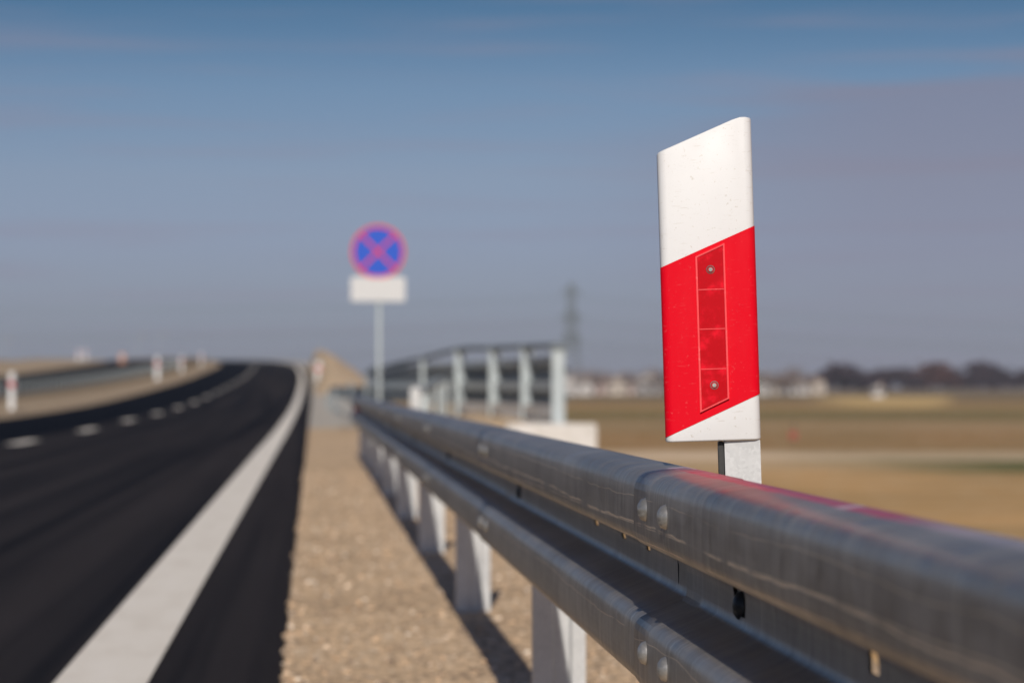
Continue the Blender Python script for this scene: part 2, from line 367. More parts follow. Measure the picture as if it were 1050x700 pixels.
# raised shoulder behind the barrier by the bridge wing wall
bm = bmesh.new(); G = []
for j in range(13):
    Z = 40 + 4 * j; row = []
    for s, e in ((1.5, -.2), (1.9, .2), (2.3, .34), (3.2, .34), (3.65, .30), (3.7, -2.4)):
        f = max(0.0, 1 - max(0, Z - 58) / 22)
        row.append(bm.verts.new((s, Z, e * (f if e > 0 else 1) + random.uniform(-.03, .03))))
    G.append(row)
for a, b in zip(G, G[1:]):
    for k in range(5): bm.faces.new((a[k], a[k + 1], b[k + 1], b[k]))
bm.faces.new(G[0][::-1]); struct('raised_shoulder', bm, 'mound', smooth=False)

# loose stones lying on the verge
bm = bmesh.new(); bmesh.ops.create_icosphere(bm, subdivisions=1, radius=1)
bm.verts.index_update(); ICO_V = [v.co.copy() for v in bm.verts]; ICO_F = [[v.index for v in f.verts] for f in bm.faces]; bm.free(); bm = bmesh.new()
for i in range(5200):
    Z = 4 + 26 * random.random() ** 1.5; s = random.uniform(-.07, 1.45) if i % 14 else -.07 - abs(random.gauss(0, .012))
    r = random.choice([.004, .005, .006, .007, .008, .009, .012]) * random.uniform(.7, 1.3)
    sc = Vector((random.uniform(.7, 1.4), random.uniform(.7, 1.4), random.uniform(.45, .8)))
    o = Vector((s, Z, .010 + r * .2)); rot = Matrix.Rotation(random.uniform(0, 6), 3, 'Z')
    q = [bm.verts.new(o + rot @ Vector((c.x * sc.x, c.y * sc.y, c.z * sc.z)) * r * random.uniform(.85, 1.15)) for c in ICO_V]
    for f in ICO_F: bm.faces.new([q[k] for k in f])
m = mat('loose stones', (.35, .28, .2), .9, 0, .2); g = NG(m)
w = g.vor(g.coord(), 30, 'Color'); bw = g.N.new('ShaderNodeRGBToBW'); g.L.new(w, bw.inputs[0])
g.col(g.ramp(bw.outputs[0], [(.15, (.20, .15, .12)), (.4, (.44, .32, .22)), (.6, (.66, .46, .29)), (.85, (.74, .65, .54))])); M['stones'] = m
tag(link('loose_stones', bm, 'stones'), 'small beige and brown stones strewn over the gravel verge', 'gravel', kind='stuff')

# ------------------------------------------------------------------ guardrail
def beam_profile():
    half = [(.0, .0), (.012, .0), (.024, .002), (.031, .010), (.038, .026), (.045, .044), (.051, .060), (.0555, .0685), (.061, .0732), (.068, .0748), (.080, .0753), (.096, .0756), (.114, .0753), (.128, .0747), (.136, .0730), (.1425, .0685), (.147, .0610), (.1495, .051), (.1515, .036), (.153, .018), (.154, .004)]
    return [(-z, d) for z, d in half[:0:-1]] + half
PROF = beam_profile(); NP = len(PROF)
def w_beam(bm, path, zc, thick=.003, slots=(), side=-1):
    """path: list of (x, y, z offset) of the beam's back plane; ridges point to side"""
    L_ = []; base = []
    for i, p in enumerate(path):
        a = Vector(path[max(i - 1, 0)][:2]); b = Vector(path[min(i + 1, len(path) - 1)][:2]); d = (b - a).normalized()
        n = Vector((-d.y, d.x)) * (-side)                     # for d = +y and side -1 this is -x
        row = []
        for lay in (0, 1):
            r2 = []
            for k, (z, q) in enumerate(PROF):
                k0, k1 = max(k - 1, 0), min(k + 1, NP - 1)
                t = Vector((PROF[k1][0] - PROF[k0][0], PROF[k1][1] - PROF[k0][1])).normalized()
                nz_, nd = -t.y, t.x
                z2, q2 = z + nz_ * thick * lay, q + nd * thick * lay
                r2.append(bm.verts.new((p[0] + n.x * q2, p[1] + n.y * q2, zc + p[2] + z2)))
            row.append(r2)
        L_.append(row)
    def hole(i, k):
        ym = (path[i][1] + path[i + 1][1]) / 2; zm = (PROF[k][0] + PROF[k + 1][0]) / 2
        return any(a < ym < b and c < zm < d for a, b, c, d in slots)
    for i in range(len(path) - 1):
        A, B = L_[i], L_[i + 1]
        for k in range(NP - 1):
            if hole(i, k): continue
            bm.faces.new((A[0][k], A[0][k + 1], B[0][k + 1], B[0][k])); bm.faces.new((B[1][k], B[1][k + 1], A[1][k + 1], A[1][k]))
        for k in (0, NP - 1): bm.faces.new((A[0][k], A[1][k], B[1][k], B[0][k]))
    for E_ in (L_[0], L_[-1]):
        for k in range(NP - 1): bm.faces.new((E_[0][k], E_[0][k + 1], E_[1][k + 1], E_[1][k]))
def dome(bm, x, y, z, r=.0165, h=.0115, side=-1):
    n = 14; rings = []
    for a in (0, .35, .7, .95):
        rr = r * math.cos(a * math.pi / 2 * .98); d = h * math.sin(a * math.pi / 2)
        rings.append([bm.verts.new((x + side * (d), y + rr * math.cos(2 * math.pi * k / n), z + rr * math.sin(2 * math.pi * k / n))) for k in range(n)])
    for p, q in zip(rings, rings[1:]):
        for k in range(n): bm.faces.new((p[k], p[(k + 1) % n], q[(k + 1) % n], q[k]))
    bm.faces.new(rings[-1])
SIG = [(0, .055), (0, 0), (.046, 0), (.053, .011), (.088, .011), (.095, 0), (.128, 0), (.128, .055)]
def sigma_post(bm, x, y, z0, z1, rot=0, sc=1.0):
    t = .005; outer = [(a * sc, b * sc) for a, b in SIG]
    inner = [((.0 + t) , .055 * sc), (t, t), (.046 * sc - .002, t), (.053 * sc - .002, .011 * sc + t), (.088 * sc + .002, .011 * sc + t), (.095 * sc + .002, t), (.128 * sc - t, t), (.128 * sc - t, .055 * sc)]
    c, s_ = math.cos(rot), math.sin(rot)
    prism(bm, outer + inner[::-1], lambda u, v, h: (x + u * c - v * s_, y + u * s_ + v * c, h), z0, z1)
BX = .533                                                     # back plane of the beam
grail = thing('guardrail', 'long galvanised W-beam guardrail beside the gravel verge, nearest the camera', 'guardrail', (BX, 3.3, 0))
inv = Matrix.Translation((-BX, -3.3, 0))
def child(name, bm, m, root, smooth=False):
    bmesh.ops.translate(bm, verts=bm.verts, vec=-Vector(root.location)); 
    o = link(name, bm, m, root, smooth); return o
P0, DP = 3.3, 3.9
joints = [P0 + .575 + DP * k for k in range(-1, 9)]
ZC = .582
def fix_object_coords(o):
    pass
for i in range(len(joints) - 1):
    a, b = joints[i] - .26, joints[i + 1] + .26
    if i == len(joints) - 2: b = 35.9
    pz = P0 + DP * (i) + .30
    slots = [(pz - .02, pz + .075, -.012, .024)]
    if i == 1: slots += [(4.62, 4.67, .012, .024), (4.98, 5.035, .012, .024), (5.46, 5.52, .012, .024)]
    if i == 0: slots += [(2.73, 2.78, .0, .024)]
    ys = sorted({round(v, 3) for v in [a, b] + [a + (b - a) * k / 24 for k in range(1, 24)] + [v for s_ in slots for v in s_[:2] if a < v < b]})
    ys = [v for k, v in enumerate(ys) if k == 0 or v - ys[k - 1] > .004]
    path = [(BX - .0048 * ((y - a) / (b - a)), y, 0) for y in ys]
    bm = bmesh.new(); w_beam(bm, path, ZC, slots=slots)
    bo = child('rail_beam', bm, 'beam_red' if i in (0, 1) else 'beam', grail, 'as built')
    if i < len(joints) - 2:
        for dy in (-.115, .115):
            for z in (.104, -.090):
                bb = bmesh.new(); dome(bb, BX - .0757 - .0072, joints[i + 1] + dy, ZC + z)
                o = child('splice_bolt', bb, 'bolt', grail, True); o.parent = bo
for k in range(0, 9):
    y = P0 + DP * k + (.22 if k == 0 else 0)
    bm = bmesh.new(); sigma_post(bm, BX + .004, y, -.1, .70); p = child('post', bm, 'post', grail)
    bb = bmesh.new(); dome(bb, BX - .004, P0 + DP * k + .33, ZC, .019, .012); o = child('post_bolt', bb, 'darkbolt', grail, True)
    bb = bmesh.new(); box(bb, BX + .006, BX + .03, y + .055, P0 + DP * k + .40, ZC - .03, ZC + .03, .003); child('bracket', bb, 'darkbolt', grail)
bb = bmesh.new(); prism(bb, [(-.035, -.04), (.03, -.035), (.03, .035), (-.035, .04)], lambda u, v, t: (.497 + u, t, .60 + v), 34.0, 34.02)
child('end_reflector', bb, 'red', grail)

# ------------------------------------------------------------------ guide post on the barrier
LEAN = R(-1.73); KG = 1.07
gp = thing('guide_post', 'sharp red and white slant-topped marker post fixed behind the near guardrail', 'marker post', (.5365 * KG, 3.94 * KG, .853 - .073 * KG))
gp.rotation_euler = (R(0), LEAN, R(-5.0)); gp.scale = (KG, KG, KG)
def shell_section(off=0.0):
    w, d, r = .0637 + off, .034, .011; pts = [(-w, d)]
    for k in range(6):
        a = math.pi + (math.pi / 2) * k / 5; pts.append((-w + r + r * math.cos(a), r - off * .9 + r * math.sin(a)))
    for u in (-.040, -.028, -.014, 0, .014, .028, .038, .0443, .0485): pts.append((u, -off * .9 - .0022 * math.cos(u / .0527 * math.pi / 2)))
    for k in range(6):
        a = 1.5 * math.pi + (math.pi / 2) * k / 5; pts.append((w - r + r * math.cos(a), r - off * .9 + r * math.sin(a)))
    pts.append((w, d)); return pts
def ztop(u):
    z = .389 + (u + .0637) * .407
    return min(z, .4335) - (max(0, u - .060) * .5)
def zrt(u): return .2345 + (u + .0637) * .412
def zrb(u): return .0065 + (u + .0637) * .428
def grid_shell(bm, sec, levels, cap=False):
    rows = [[bm.verts.new((u, v, f(u))) for u, v in sec] for f in levels]
    for a, b in zip(rows, rows[1:]):
        for k in range(len(sec) - 1): bm.faces.new((a[k], a[k + 1], b[k + 1], b[k]))
    return rows
bm = bmesh.new(); sec = shell_section()
rows = grid_shell(bm, sec, [lambda u: 0.0, zrb, zrt, ztop])
bm.faces.new(rows[-1]); bm.faces.new(rows[0][::-1])            # slanted cap and underside
for a, b in zip(rows, rows[1:]): bm.faces.new((a[0], b[0], b[-1], a[-1]))
body = link('post_body', bm, 'white', gp); 
for p in body.data.polygons: p.use_smooth = len(p.vertices) == 4
bv = body.modifiers.new('bev', 'BEVEL'); bv.width = .0022; bv.segments = 3; bv.limit_method = 'ANGLE'; bv.angle_limit = R(50)
bm = bmesh.new(); s2 = shell_section(.0007)[1:-1]; grid_shell(bm, s2, [zrb, zrt]); link('red_band', bm, 'red', gp, True)
# reflector: rim + four cells
def quad_slab(bm, pts, y0, y1):
    A = [bm.verts.new((u, y0, z)) for u, z in pts]; B = [bm.verts.new((u, y1, z)) for u, z in pts]; n = len(pts)
    for k in range(n): bm.faces.new((A[k], A[(k + 1) % n], B[(k + 1) % n], B[k]))
    bm.faces.new(A); bm.faces.new(B[::-1])
RU0, RU1 = -.0172, .0222
def rt(u): return .2475 + (u - RU0) * .43
def rb(u): return .0385 + (u - RU0) * .45
def inset(d): return [(RU0 + d, rb(RU0 + d) + d), (RU1 - d, rb(RU1 - d) + d), (RU1 - d, rt(RU1 - d) - d), (RU0 + d, rt(RU0 + d) - d)]
bm = bmesh.new(); o_, i_ = inset(0), inset(.0022); yf, yb = -.0066, -.0020
for k in range(4):
    p, q, r_, s_ = o_[k], o_[(k + 1) % 4], i_[(k + 1) % 4], i_[k]
    quad_slab(bm, [p, q, r_, s_], yf, yb)
ref = link('reflector', bm, 'redframe', gp)
cuts = [.0965, .150, .203]; u0, u1 = RU0 + .0026, RU1 - .0026
bounds = [(lambda u: rb(u) + .0026, lambda u: cuts[0] - .0007), (lambda u: cuts[0] + .0007, lambda u: cuts[1] - .0007), (lambda u: cuts[1] + .0007, lambda u: cuts[2] - .0007), (lambda u: cuts[2] + .0007, lambda u: rt(u) - .0026)]
for lo, hi in bounds:
    bm = bmesh.new(); quad_slab(bm, [(u0, lo(u0)), (u1, lo(u1)), (u1, hi(u1)), (u0, hi(u0))], -.0056, -.0020); link('reflector_cell', bm, 'lens', gp).parent = ref
for c_ in cuts:
    bm = bmesh.new(); box(bm, u0, u1, -.0060, -.0022, c_ - .0006, c_ + .0006); link('cell_divider', bm, 'redframe', ref)
for u, z in ((.0025, .2295), (.0028, .0745)):
    bm = bmesh.new(); n = 16
    for r0, r1, ya, yb_ in ((.0045, .0058, -.0068, -.0060), (.0, .0032, -.0078, -.0060)):
        A = [bm.verts.new((u + r1 * math.cos(2 * math.pi * k / n), yb_, z + r1 * math.sin(2 * math.pi * k / n))) for k in range(n)]
        B = [bm.verts.new((u + (r1 * .85) * math.cos(2 * math.pi * k / n), ya, z + (r1 * .85) * math.sin(2 * math.pi * k / n))) for k in range(n)]
        for k in range(n): bm.faces.new((A[k], A[(k + 1) % n], B[(k + 1) % n], B[k]))
        if r0 == 0: bm.faces.new(B)
        else:
            D = [bm.verts.new((u + r0 * math.cos(2 * math.pi * k / n), -.0062, z + r0 * math.sin(2 * math.pi * k / n))) for k in range(n)]
            for k in range(n): bm.faces.new((B[k], B[(k + 1) % n], D[(k + 1) % n], D[k]))
    link('screw', bm, 'bolt', ref)
# stem: channel behind the body, bolted to the back of the barrier
bm = bmesh.new(); t = .003; w = .048
prism(bm, [(0, 0), (w, 0), (w, .030), (w - t, .030), (w - t, t), (t, t), (t, .030), (0, .030)], lambda u, v, h: (.0145 + u, .006 + v, h), -.28, -.0008)
stem = link('stem', bm, 'stem', gp)
bm = bmesh.new(); box(bm, .0065, .0135, .010, .034, -.20, -.001, .001); link('stem_shade_strip', bm, 'darkbolt', gp)  # added dark strip imitating the shade down the stem's left side
bm = bmesh.new(); box(bm, -.052, .05, .038, .046, -.20, -.12, .002); link('fixing_plate', bm, 'darkbolt', gp)

# ------------------------------------------------------------------ no-stopping sign
SX, SY = 1.085, 49.6
SZ = 3.11
sg = thing('road_sign', 'round blue and red no-stopping sign over a white plate on a grey pole', 'road sign', (SX, SY, 0))
bm = bmesh.new(); tube(bm, [(0.02, .06, -2.2), (0.02, .06, 3.55)], .038, 12); link('pole', bm, 'farsteel', sg, True)
def disc(bm, r0, r1, y, a0=0, a1=2 * math.pi, n=48, zc=SZ, th=.004):
    ks = [a0 + (a1 - a0) * k / n for k in range(n + 1)]
    def ring(r, yy): return [bm.verts.new((r * math.cos(a), yy, zc + r * math.sin(a))) for a in ks]
    A, B = ring(max(r0, .0005), y), ring(r1, y); A2, B2 = ring(max(r0, .0005), y + th), ring(r1, y + th)
    for k in range(n):
        bm.faces.new((A[k], B[k], B[k + 1], A[k + 1])); bm.faces.new((B[k], B2[k], B2[k + 1], B[k + 1])); bm.faces.new((A2[k], B2[k], B2[k + 1], A2[k + 1]))
RS = .455
bm = bmesh.new(); disc(bm, 0, RS, 0, th=.02); face = link('sign_face', bm, 'signblue', sg)
bm = bmesh.new(); disc(bm, RS * .885, RS * .995, -.006); link('red_ring', bm, 'signred', face)
bm = bmesh.new()
for q, zz in ((1, 0), (-1, -.0015)):
    c_, s_ = math.cos(R(45 * q)), math.sin(R(45 * q)); w = RS * .052; l = RS * .885
    quad_slab(bm, [(a * c_ - b * s_, SZ + a * s_ + b * c_) for a, b in ((-l, -w), (l, -w), (l, w), (-l, w))], -.007 + zz, -.001)
link('red_cross', bm, 'signred', face)
bm = bmesh.new(); box(bm, -.455, .455, -.01, .015, 2.275, 2.69, .02); pl = link('sign_plate', bm, 'signwhite', sg)
for ya, za in ((.016, 2.45), (.022, 3.0), (.022, 3.25)):
    bm = bmesh.new(); box(bm, -.2, .2, ya, ya + .028, za, za + .05); link('clamp', bm, 'farsteel', sg)

# ------------------------------------------------------------------ bridge barrier with handrail, right of the sign
bp = [(3.41, 42), (3.25, 46), (2.99, 50), (2.60, 54), (2.12, 58), (1.62, 62), (1.17, 66), (.86, 70), (.66, 75), (.55, 81), (.48, 88), (.44, 96)]
M['barrierbeam'] = galvanised('shaded barrier beam steel', (.15, .175, .19), (.24, .27, .29), .2, .5, .7)  # darker copy of the pale steel; shade on the beams put into its colour
br = thing('bridge_barrier', 'tall galvanised double-beam barrier with tube handrail on the bridge approach, behind the sign', 'barrier', (3.41, 42, 0))
def topz(i): return (1.40, 1.44, 1.47, 1.50, 1.38, 1.28, 1.14, .98, .84, .78, .76, .74)[i]
def smooth_path(pts, n=4):
    o = []
    for i in range(len(pts) - 1):
        p0, p1, p2, p3 = [Vector(pts[min(max(j, 0), len(pts) - 1)]) for j in (i - 1, i, i + 1, i + 2)]
        for k in range(n):
            t = k / n; o.append(tuple(.5 * (2 * p1 + (p2 - p0) * t + (2 * p0 - 5 * p1 + 4 * p2 - p3) * t * t + (3 * p1 - p0 - 3 * p2 + p3) * t ** 3)))
    return o + [tuple(pts[-1])]
for i, (x, y) in enumerate(bp):
    if i == 5: continue
    bm = bmesh.new(); s_ = .09 if i < 4 else .035; zt = topz(i) - .03
    box(bm, x - .01, x - .01 + 2 * s_, y, y + .1, -.1, zt, .006)
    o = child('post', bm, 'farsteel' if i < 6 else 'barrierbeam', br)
    if i < 7:
        bm = bmesh.new(); box(bm, x - .05, x + .22 * (1 if i < 4 else .7), y - .03, y + .13, zt, zt + .07, .015); child('handrail_bracket', bm, 'tube', br)
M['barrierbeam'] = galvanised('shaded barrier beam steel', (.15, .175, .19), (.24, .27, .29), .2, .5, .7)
hp = smooth_path([(x + .07, y + .05, topz(i) + .03) for i, (x, y) in enumerate(bp[:7])])
bm = bmesh.new(); tube(bm, hp, .045, 10); child('handrail', bm, 'tube', br, True)
for zc, upto in ((1.10, 7), (.70, 12)):
    pp = smooth_path([(x + (.245 if i < 4 else .17), y + .06, (0 if zc < 1 else -.04 * max(0, i - 4))) for i, (x, y) in enumerate(bp[:upto])])
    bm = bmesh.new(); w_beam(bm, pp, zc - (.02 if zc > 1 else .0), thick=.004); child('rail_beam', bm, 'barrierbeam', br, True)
bm = bmesh.new(); pp = smooth_path([(x + .02, y + .05, .44) for x, y in bp[:4]])
for p, q in zip(pp, pp[1:]):
    prism(bm, [(0, -.1), (.12, -.1), (.12, .08), (0, .08)], lambda u, v, t: ((p[0] if t == 0 else q[0]) + u, p[1] if t == 0 else q[1], .5 + v), 0, 1)
child('kerb_beam', bm, 'concrete_light', br)
for z0, z1, xo in ((.80, .94, .09), (1.20, 1.30, .09)):
    bm = bmesh.new(); pp = smooth_path([(x + xo, y + .02, .0) for x, y in bp[:7]])
    rr = [[bm.verts.new((p[0] + u, p[1], v)) for u, v in ((0, z0), (.05, z0), (.05, z1), (0, z1))] for p in pp]
    for p, q in zip(rr, rr[1:]):
        for k in range(4): bm.faces.new((p[k], p[(k + 1) % 4], q[(k + 1) % 4], q[k]))
    bm.faces.new(rr[0][::-1]); bm.faces.new(rr[-1]); child('tie_rail', bm, 'farsteel', br)
ww = thing('wing_wall', 'white concrete wing wall end at the foot of the tall bridge barrier', 'concrete wall', (3.3, 39, -2))
bm = bmesh.new(); box(bm, -.75, .45, 0, .45, 0, 2.36, .02); link('wall_end', bm, 'concrete_light', ww)
bm = bmesh.new(); box(bm, -.1, .44, .452, 16, 0, 2.33, .02); link('wall_side', bm, 'concrete_light', ww)

# short flared barrier starting between the two
fb = thing('flared_guardrail', 'short pale guardrail wing rising from a stub post to the tall bridge barrier', 'guardrail', (1.42, 41.5, 0))
fp = [(1.42, 41.5, .0), (1.62, 44, .04), (1.90, 47, .13), (2.15, 50, .21), (2.52, 53.6, .26)]
bm = bmesh.new(); pp = smooth_path([(x, y, .74 + z) for x, y, z in fp])
rr = [[bm.verts.new((p[0] + u, p[1], p[2] + v)) for u, v in ((-.03, -.07), (.03, -.07), (.05, 0), (.03, .07), (-.03, .07), (-.05, 0))] for p in pp]
for p, q in zip(rr, rr[1:]):
    for k in range(6): bm.faces.new((p[k], p[(k + 1) % 6], q[(k + 1) % 6], q[k]))
bm.faces.new(rr[0][::-1]); bm.faces.new(rr[-1]); child('rail', bm, 'farsteel', fb)
for (x, y, z), w in zip(fp, (.13, .09, .09, .09, .09)):
    bm = bmesh.new(); box(bm, x + .03, x + .03 + w, y + .02, y + .1, -.1, .72 + z, .008); child('post', bm, 'farsteel', fb)
bm = bmesh.new(); box(bm, 1.36, 1.50, 41.38, 41.46, .48, .84, .02); child('end_shoe', bm, 'post', fb)

# ------------------------------------------------------------------ delineators along the far side
M['fadedred'] = plastic('faded red band', (.55, .12, .13), (.7, .4, .4), .5, .5)
def make_delineator(label):
    r = thing('delineator_post', label, 'marker post', (0, 0, 0), 0, 'delineator posts along the far verge')
    bm = bmesh.new(); se = [(-.075, .05), (-.075, .015), (-.05, 0), (.05, 0), (.075, .015), (.075, .05)]
    prism(bm, se, lambda u, v, t: (u, v, (t if t < .5 else t + u * .4)), 0, 1.0); link('post_body', bm, 'white', r)
    bm = bmesh.new(); s3 = [(-.078, .04), (-.078, .013), (-.052, -.003), (.052, -.003), (.078, .013), (.078, .04)]
    rr = [[bm.verts.new((u, v, z - u * .4)) for u, v in s3] for z in (.60, .76)]
    for k in range(5): bm.faces.new((rr[0][k], rr[0][k + 1], rr[1][k + 1], rr[1][k]))
    link('red_band', bm, 'fadedred', r); return r
dl = [(-8.08, 80, .16, 'white marker post with red band on the verge, nearest on the left'),
      (-7.75, 148, .42, 'white marker post with red band halfway along the left verge'),
      (-8.15, 186, .45, 'smaller white marker post before the far end of the left verge'),
      (-8.3, 232, .40, 'faint white marker post at the bend where the left verge ends'),
      (-21.5, 290, .35, 'far pale marker post beside the opposite road, left one of two'),
      (-21.9, 315, .35, 'far pale marker post beside the opposite road, right one of two')]
d0 = None
for i, (s, Z, e, lab) in enumerate(dl):
    o = make_delineator(lab) if d0 is None else copy_tree(d0)
    if d0 is None: d0 = o
    o['label'] = lab; o.location = (s - gx(Z), Z, rz(Z) + e)
    if i == 1 or i > 3: o.scale = (1.3, 1.3, 1.15)
# marker at the foot of the sandy mound
mk = copy_tree(d0); mk['label'] = 'pale red and white marker post at the foot of the sand mound'; mk.location = (.27, 150, rz(150) + .15); mk.scale = (1.8, 1.3, 1.2)
mk = copy_tree(d0); mk['label'] = 'faint marker post right of the road at the crest by the mound'; mk.location = (.5 - gx(225), 225, rz(225) + .1); mk.scale = (1.5, 1.2, 1.2)

# striped construction drum by the opposite road
dr = thing('traffic_drum', 'faded orange and white drum beside the opposite road', 'traffic drum', (-19.2, 300, rz(300)))
bm = bmesh.new(); tube(bm, [(0, 0, 0), (0, 0, .5), (0, 0, 1.0), (0, 0, 1.05)], [.42, .36, .32, .2], 14)
M['orange'] = plastic('faded orange plastic', (.50, .24, .15), (.5, .4, .3), .4); link('drum_body', bm, 'orange', dr, True)
bm = bmesh.new(); tube(bm, [(0, 0, .55), (0, 0, .75)], [.36, .35], 14); link('white_stripe', bm, 'white', dr, True)

# ------------------------------------------------------------------ median guardrail with close-set posts
mg = thing('median_guardrail', 'long low guardrail on many close posts in the median, left of the road', 'guardrail', (-10.2, 60, 0))
mz = [60 + 2.2 * k for k in range(84)]
M['mediansteel'] = galvanised('dull grey barrier steel', (.045, .052, .05), (.08, .09, .088), 0, .8, .95)
for k in range(0, 84, 21):
    seg = mz[k:k + 22]
    bm = bmesh.new(); w_beam(bm, [(-10.3 - gx(Z), Z, rz(Z) + .30) for Z in seg], .48, thick=.004, side=-1); child('rail_beam', bm, 'mediansteel', mg, True)
for Z in mz:
    bm = bmesh.new(); z = rz(Z) + .35; box(bm, -10.12 - gx(Z), -10.06 - gx(Z), Z, Z + .05, z - .2, z + .56); child('post', bm, 'barrierbeam', mg)

# ------------------------------------------------------------------ distant street lamps above the left horizon
def make_lamp(label):
    r = thing('street_lamp', label, 'street lamp', (0, 0, 0), 0, 'street lamps on the left horizon')
    bm = bmesh.new(); tube(bm, [(0, 0, 0), (0, 0, 8)], [.11, .06], 8); link('pole', bm, 'farsteel', r, True)
    bm = bmesh.new(); tube(bm, [(0, 0, 7.9), (.3, 0, 8.2), (1.2, 0, 8.35)], .05, 6); link('arm', bm, 'farsteel', r, True)
    bm = bmesh.new(); box(bm, 1.0, 2.2, -.3, .3, 8.2, 8.5, .08); link('lamp_head', bm, 'kerbtan', r); return r
l0 = None
for X, Z, zt, lab in ((-93, 900, 15.0, 'faint far street lamp at the left edge of the horizon'), (-53, 900, 16.2, 'faint far street lamp, left one of a close pair on the horizon'), (-46.6, 900, 16.8, 'faint far street lamp, right one of a close pair on the horizon')):
    o = make_lamp(lab) if l0 is None else copy_tree(l0)
    if l0 is None: l0 = o
    o['label'] = lab; o.location = (X, Z, zt - 8.35)

# ------------------------------------------------------------------ pylon
M['pylon'] = mat('haze-pale lattice steel', (.20, .23, .24), .6, .2)  # steel lightened so that distance haze is partly in the colour
py = thing('electricity_pylon', 'tall grey lattice electricity pylon on the horizon between the barrier and the red post', 'pylon', (105, 1200, FIELD))
H = 45
def half(z): return 3.2 * (1 - z / H) ** .9 * (1 if z < 22 else 1) + .75
bm = bmesh.new(); lv = [0, 6, 11.5, 16, 20, 22, 24, 27, 29.5, 31, 33, 36, 39, 41, 43, 45]
for a, b in zip(lv, lv[1:]):
    ha, hb = half(a), half(b)
    for i in range(4):
        c1 = [(-1, -1), (1, -1), (1, 1), (-1, 1)][i]; c2 = [(-1, -1), (1, -1), (1, 1), (-1, 1)][(i + 1) % 4]
        th = .07 if b < 19 else .13
        tube(bm, [(c1[0] * ha, c1[1] * ha, a), (c1[0] * hb, c1[1] * hb, b)], th * 1.4, 4)
        tube(bm, [(c1[0] * ha, c1[1] * ha, a), (c2[0] * hb, c2[1] * hb, b)], th, 4); tube(bm, [(c2[0] * ha, c2[1] * ha, a), (c1[0] * hb, c1[1] * hb, b)], th, 4)
        tube(bm, [(c1[0] * hb, c1[1] * hb, b), (c2[0] * hb, c2[1] * hb, b)], th, 4)
link('tower', bm, 'pylon', py)
for z, w in ((22, 4.2), (31, 4.8), (41, 4.2)):
    bm = bmesh.new()
    for sx in (-1, 1):
        for sy in (-1, 1): tube(bm, [(0, sy * half(z), z + 2.4), (sx * w, 0, z)], .2, 4); tube(bm, [(0, sy * half(z), z - .3), (sx * w, 0, z)], .2, 4)
        for q in (.3, .55, .8): tube(bm, [(sx * w * q, 0, z + 1.6 * (1 - q)), (sx * w * q, 0, z - .3 * (1 - q))], .2, 4)
    arm = link('cross_arm', bm, 'pylon', py)
    for sx in (-1, 1):
        bm = bmesh.new(); tube(bm, [(sx * w, 0, z), (sx * w, 0, z - 1.8)], .16, 6); link('insulator', bm, 'pylon', arm)

ORD = 'first second third fourth fifth sixth seventh eighth ninth tenth eleventh twelfth thirteenth fourteenth fifteenth sixteenth seventeenth eighteenth nineteenth twentieth twenty-first twenty-second twenty-third twenty-fourth twenty-fifth twenty-sixth twenty-seventh'.split()
for z, w in ((20, 4.2), (29, 4.8), (39, 4.2)):
    for sx in (-1, 1):
        bm = bmesh.new(); pts = []
        for k in range(-14, 15):
            t = k / 14; pts.append((sx * w + 260 * t, 150 * t, z + .2 - 9 * (1 - (1 - abs(t)) ** 2)))
        tube(bm, pts, .05, 4); link('cable', bm, 'pylon', py)
# ------------------------------------------------------------------ far trees and houses
def tree_mesh(seed, h, w, n, leaf, bare):
    rnd = random.Random(seed); tb = bmesh.new(); tips = []
    tube(tb, [(0, 0, 0), (.1, 0, h * .3), (0, .1, h * .62)], [h * .028, h * .02, h * .01], 6)
    for k in range(11):
        a = rnd.uniform(0, 6.28); z0 = h * rnd.uniform(.18, .6); l = w * rnd.uniform(.5, .95)
        e = Vector((math.cos(a) * l, math.sin(a) * l, z0 + h * rnd.uniform(.12, .36)))
        tube(tb, [(0, 0, z0), tuple(e * .5 + Vector((0, 0, z0 * .5))), tuple(e)], [h * .012, h * .007, h * .003], 4); tips.append(e)
    tips += [Vector((rnd.uniform(-w, w) * .4, rnd.uniform(-w, w) * .4, h * rnd.uniform(.65, .95))) for _ in range(6)]
    cb = bmesh.new()
    for _ in range(n):
        t = rnd.choice(tips); p = t + Vector((rnd.gauss(0, w * .24), rnd.gauss(0, w * .24), rnd.gauss(0, h * .085)))
        s = leaf * rnd.uniform(.5, 1.4); a = Vector((rnd.gauss(0, 1), rnd.gauss(0, 1), rnd.gauss(0, 1))).normalized(); b = a.orthogonal().normalized(); c = a.cross(b)
        q = .25 if bare else .7
        cb.faces.new([cb.verts.new(p + b * s), cb.verts.new(p + c * s * q), cb.verts.new(p - b * s), cb.verts.new(p - c * s * q)])
    return tb, cb
def foliage(name, a, b):
    m = mat(name, a, .9, 0, .1); g = NG(m); g.col(g.mix(g.noise(g.coord(), .8, 4), a, b)); return m
M['bark'] = mat('bark', (.06, .045, .04), .9)
M['dark_crown'] = foliage('dark winter crown', (.030, .022, .030), (.075, .050, .055))
M['brown_crown'] = foliage('bare brown twigs', (.13, .095, .075), (.24, .18, .15))
M['rust_crown'] = foliage('russet twigs', (.07, .035, .03), (.12, .06, .05))
protos = []
